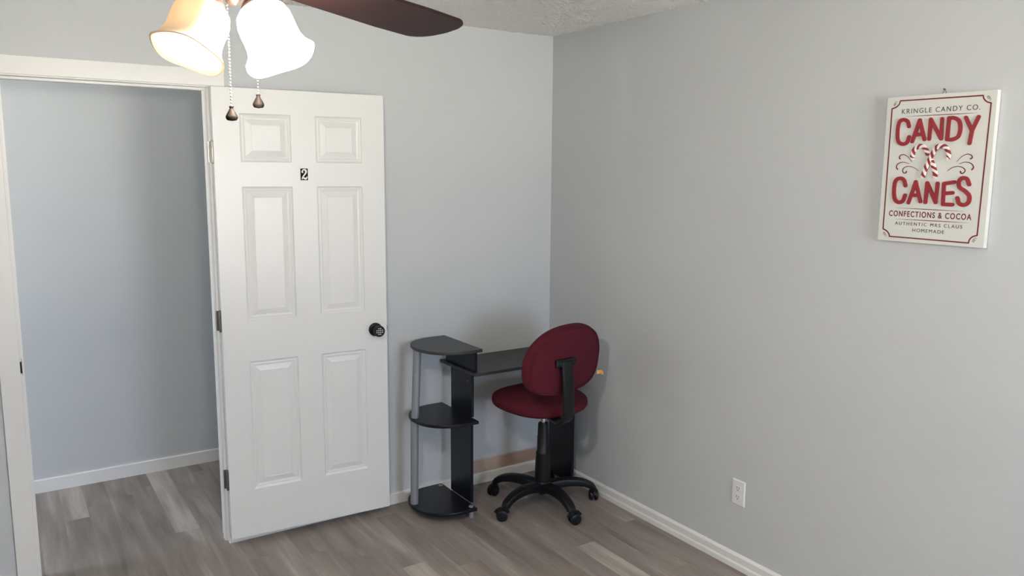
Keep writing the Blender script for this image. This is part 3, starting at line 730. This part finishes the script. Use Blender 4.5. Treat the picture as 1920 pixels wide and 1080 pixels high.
def cane(key, z0, z1):
    P = spline([Vector((p[0], p[1], 0)) for p in SG[key]], 16)
    # resample evenly
    L_ = [0]
    for a, b in zip(P, P[1:]): L_.append(L_[-1]+(b-a).length)
    def atd(s):
        s = max(0, min(L_[-1], s))
        for i in range(len(P)-1):
            if L_[i+1] >= s: return P[i].lerp(P[i+1], (s-L_[i])/(L_[i+1]-L_[i]+1e-9))
        return P[-1]
    def tan(s): return (atd(s+0.002)-atd(s-0.002)).normalized()
    N = 100; tot = L_[-1]; bm = BM(); w = 0.0072; sk = 0.0075; rows_ = []
    def edge(s, t):   # t in [-1,1] across
        sh = max(0.0, min(1.0, 4*min(s, tot-s)/tot*3)); ss = s+sk*t*sh*(1)
        ss = max(0, min(tot, ss)); p = atd(ss); d = tan(ss); nn_ = Vector((-d.y, d.x, 0)); rr = w*t
        end = min(ss, tot-ss)
        if end < w: rr *= math.sqrt(max(0.02, 1-(1-end/w)**2))
        return p+nn_*rr
    for i in range(N+1):
        s = tot*i/N; row = []
        for t, z in ((-1, z0), (-1, z1-0.0015), (-0.7, z1), (0, z1+0.0004), (0.7, z1), (1, z1-0.0015), (1, z0)):
            q = edge(s, t); row.append(bm.verts.new((q.x, q.y, z)))
        rows_.append(row)
    for i in range(N):
        red = int((i/N)*tot/0.0118) % 2 == 0 and 3 < i < N-3
        for k in range(6):
            fc = bm.faces.new((rows_[i][k], rows_[i+1][k], rows_[i+1][k+1], rows_[i][k+1])); fc.material_index = 1 if red else 0
    return obj('candy_cane', fixn(bm), [M_canew, M_signr], sign)
cane('caneA', SD, SD+0.005); cane('caneB', SD+0.004, SD+0.0085)
for kx in ('sl1', 'sl2', 'sl3', 'sr1', 'sr2', 'sr3'):
    bm = BM(); stroke(bm, SG[kx], 0.0016, SD-0.0003, SD+0.0008, 6, widths=lambda t: 0.0006+0.0016*t); obj('scroll', fixn(bm), M_signdr, sign)
# printed border with notched corners
bt, bb = SG['bt'], SG['bb']
bm = BM(); loopp = []
for q4 in (bt[0:4], bt[4:8], bb[0:4], bb[4:8]): loopp += [p for p in spline([Vector((a, b, 0)) for a, b in q4], 4)]
loopp.append(loopp[0]); stroke(bm, loopp, 0.0021, SD-0.0003, SD+0.0006); obj('border', fixn(bm), M_signdr, sign)
for kx in ('l1', 'l2', 'l3'):
    bm = BM(); stroke(bm, [Vector(SG[kx][0]).lerp(Vector(SG[kx][1]), t/10) for t in range(11)], 0.0008, SD-0.0003, SD+0.0005, widths=lambda t: 0.0002+0.0010*math.sin(PI*t)); obj('rule', fixn(bm), M_conf, sign)
def line(key, body, m, spacing=1.1, bold=0.0, name='lettering'):
    (x0, y0), (x1, y1), (_, yt) = SG[key]; hgt = yt-(y0+y1)/2
    o = text_mesh(name, body, 0.02, 0.0003, m, sign, width=x1-x0, height=abs(hgt), spacing=spacing, bold=bold)
    o.location = (x0, (y0+y1)/2, SD+0.0003); return o
line('t1', 'KRINGLE CANDY CO.', M_ink, 1.25); line('t2', 'CONFECTIONS & COCOA', M_conf, 1.25, 0.0004)
line('t3', 'AUTHENTIC MRS CLAUS', M_ink, 1.35); line('t4', 'HOMEMADE', M_ink, 1.25)
# corner flourishes
def flour(cx, cy, a):
    bm = BM(); pts = []
    for k in range(57):
        t = -0.8*PI+(4.6*PI)*k/56; x, y = 0.00095*(t-1.5*PI)-0.0030*math.sin(t), -0.0034*math.cos(t)
        pts.append((cx+x*math.cos(a)-y*math.sin(a), cy+x*math.sin(a)+y*math.cos(a)))
    stroke(bm, pts, 0.0005, SD-0.0002, SD+0.0005); obj('corner_flourish', fixn(bm), M_ink, sign)
flour(0.0285, 0.4640, 1.0); flour(0.3330, 0.4640, -1.0); flour(0.0245, 0.0235, -1.0); flour(0.3275, 0.0230, 1.0)
bm = BM(); tube(bm, [(0.1700, 0.470, 0.006), (0.1841, 0.5031, 0.003), (0.1990, 0.470, 0.006)], 0.0012, 8)
lathe(bm, [(0, 0), (0.0018, 0), (0.0018, 0.008), (0.003, 0.008), (0.003, 0.009), (0, 0.009)], (0.1841, 0.5020, 0), (0, 0, 1), 10)
obj('hanger', fixn(bm), M_oldmetal, sign)

# ------------------------------------------------------------------ ceiling fan with a light kit
FC = Vector((-2.275, -2.275, 0)); fan = empty('ceiling_fan', (-2.220, -2.061, 2.44)); fan.scale = (1.16, 1.16, 1.16)
tag(fan, 'ceiling fan with mahogany blades, bronze light kit, two glowing bell shades and two pull chains', 'ceiling fan')
FZ = -2.339
def fl_(name, prof, m, n=40, **k):
    bm = BM(); lathe(bm, [(a, z+FZ) for a, z in prof], n=n); return obj(name, fixn(bm), m, fan, smooth=True, **k)
fl_('canopy', [(0, 2.339), (0.065, 2.339), (0.063, 2.31), (0.045, 2.285), (0.018, 2.275), (0, 2.275)], M_bronze)
fl_('downrod', [(0, 2.28), (0.0125, 2.28), (0.0125, 2.22), (0, 2.22)], M_bronze)
fl_('motor_housing', [(0, 2.235), (0.03, 2.23), (0.085, 2.205), (0.105, 2.17), (0.105, 2.10), (0.09, 2.065), (0.055, 2.050), (0, 2.050)], M_bronze)
fl_('light_fitter', [(0, 2.052), (0.042, 2.052), (0.045, 2.02), (0.040, 2.000), (0.022, 1.985), (0.012, 1.975), (0.006, 1.968), (0, 1.967)], M_bronze)
BH = math.radians(31)
def blade_bm():
    bm = BM(); n = 70; top = []; L_ = 0.665; s0 = 0.175
    pts = []
    for i in range(n+1):
        t = i/n; s = s0+(L_-s0)*t; w = 0.058+0.014*min(1, t*1.6)
        if t > 0.86: w *= math.sqrt(max(0, 1-((t-0.86)/0.14)**2))**0.9
        if t < 0.06: w *= 0.75+0.25*t/0.06
        pts.append((s, w))
    A = [(s, w) for s, w in pts]+[(s, -w) for s, w in pts[::-1]]
    out = []
    for p in A:
        if not out or (Vector(p)-Vector(out[-1])).length > 1e-4: out.append(p)
    prism(bm, out, -0.003, 0.003); return bm
bl0 = None
for k in range(3):
    a = BH+2*PI*k/3
    br_ = empty('blade_arm', (0, 0, 0), a, fan)
    bm = BM(); pz = 2.03+FZ
    tube(bm, [(0.07, 0, 2.062+FZ), (0.12, 0, pz+0.012), (0.17, 0, pz+0.006), (0.235, 0, pz+0.005)], 0, 14, flat=([0.016, 0.014, 0.020, 0.030], [0.004]*4), up=(0, 0, 1))
    arm = obj('blade_iron', fixn(bm), M_bronze, br_, smooth=True)
    if bl0 is None:
        bo = obj('blade', fixn(blade_bm()), M_blade, br_, bevel=0.0015); bl0 = bo
    else:
        bo = bl0.copy(); C.objects.link(bo); bo.parent = br_
    bo.location = (0, 0, pz); bo.rotation_euler = (math.radians(-9), 0, 0)
# toward-camera azimuth for the kit
az0 = math.atan2(-0.97, -0.25)
def shade_bm():
    prof = [(0.0235, 0.0), (0.032, 0.004), (0.039, 0.012), (0.0425, 0.024), (0.0430, 0.038), (0.0425, 0.052), (0.0435, 0.064), (0.0470, 0.075), (0.0525, 0.084), (0.0560, 0.088)]
    inner = [(r_-0.0028, h_+0.0012) for r_, h_ in prof[::-1]]
    def warp(q, h, a, t):
        k = max(0, (h-0.050)/0.042); s = math.cos(4*a)
        return q*(1+0.018*s*k*k), h+0.0022*s*k*k
    bm = BM(); lathe(bm, prof+inner, n=64, warp=warp); return bm
def bulb_bm():
    bm = BM(); lathe(bm, [(0, 0.016), (0.010, 0.017), (0.011, 0.024), (0.017, 0.034), (0.0215, 0.047), (0.020, 0.058), (0.013, 0.066), (0, 0.069)], n=24); return bm
TILT = math.radians(62)
protoS = None
for i, ph in enumerate((48, -48)):
    a = az0+math.radians(ph); hd = Vector((math.cos(a), math.sin(a), 0))
    ax = (hd*math.cos(TILT)+Vector((0, 0, -math.sin(TILT)))).normalized()
    neck = hd*0.050+Vector((0, 0, 1.960+FZ))
    bm = BM(); lathe(bm, [(0, -0.020), (0.012, -0.020), (0.020, -0.014), (0.0265, -0.004), (0.0275, 0.004), (0.0262, 0.008), (0, 0.008)], neck, ax, 28)
    tube(bm, [(0, 0, 2.005+FZ), hd*0.03+Vector((0, 0, 2.003+FZ)), neck-ax*0.014], 0.008, 10)
    lh = obj('lamp_holder', fixn(bm), M_bronze, fan, smooth=True)
    q = ax.to_track_quat('Z', 'Y')
    if protoS is None:
        sh = obj('lamp_shade', fixn(shade_bm()), M_shade, lh, smooth=True); bu = obj('bulb', fixn(bulb_bm()), M_bulb, lh, smooth=True); protoS = (sh, bu)
    else:
        sh = obj('lamp_shade', fixn(shade_bm()), M_amber, lh, smooth=True); bu = obj('bulb', fixn(bulb_bm()), M_bulb2, lh, smooth=True)
    if 0:
        sh = protoS[0].copy(); bu = protoS[1].copy(); C.objects.link(sh); C.objects.link(bu); sh.parent = lh; bu.parent = lh
    for o in (sh, bu): o.location = neck; o.rotation_mode = 'QUATERNION'; o.rotation_quaternion = q
def chain(x, y, ztop, zbot):
    lx, ly = x-FC.x, y-FC.y
    bm = BM(); z = ztop; i = 0
    while z > zbot:
        bmesh.ops.create_icosphere(bm, subdivisions=1, radius=0.0019, matrix=Matrix.Translation((lx, ly, z+FZ))); z -= 0.0052
    c = obj('pull_chain', bm, M_beads, fan, smooth=True)
    prof = [(0, 0.0), (0.0040, -0.0005), (0.0030, -0.0030), (0.0032, -0.0045), (0.0058, -0.009), (0.0092, -0.0155), (0.0096, -0.0185), (0.0075, -0.0222), (0, -0.0235)]
    bm = BM(); lathe(bm, [(a, h) for a, h in prof], (lx, ly, zbot+FZ), n=24, warp=lambda q, h, a, t: (q*(1-0.25*abs(math.sin(a-az0))**2*0), h))
    p = obj('pull_fob', fixn(bm), M_fob, c, smooth=True)
    # embossed spiral on the face towards the room
    sp3 = []; d = Vector((math.cos(az0), math.sin(az0), 0)); s_ = Vector((-d.y, d.x, 0))
    for k in range(22):
        t = k/21*3.2*PI; rr = 0.0012+0.0032*k/21
        sp3.append(Vector((lx, ly, zbot+FZ-0.0150))+d*(0.0072-rr*0.35)+s_*rr*math.cos(t)+Vector((0, 0, 1))*rr*math.sin(t))
    bm = BM(); tube(bm, sp3, 0.0005, 6); obj('embossing', bm, M_nickel, p, smooth=True)
chain(-2.283, -2.271, 1.968, 1.8115)
chain(-2.221, -2.205, 1.975, 1.8385)
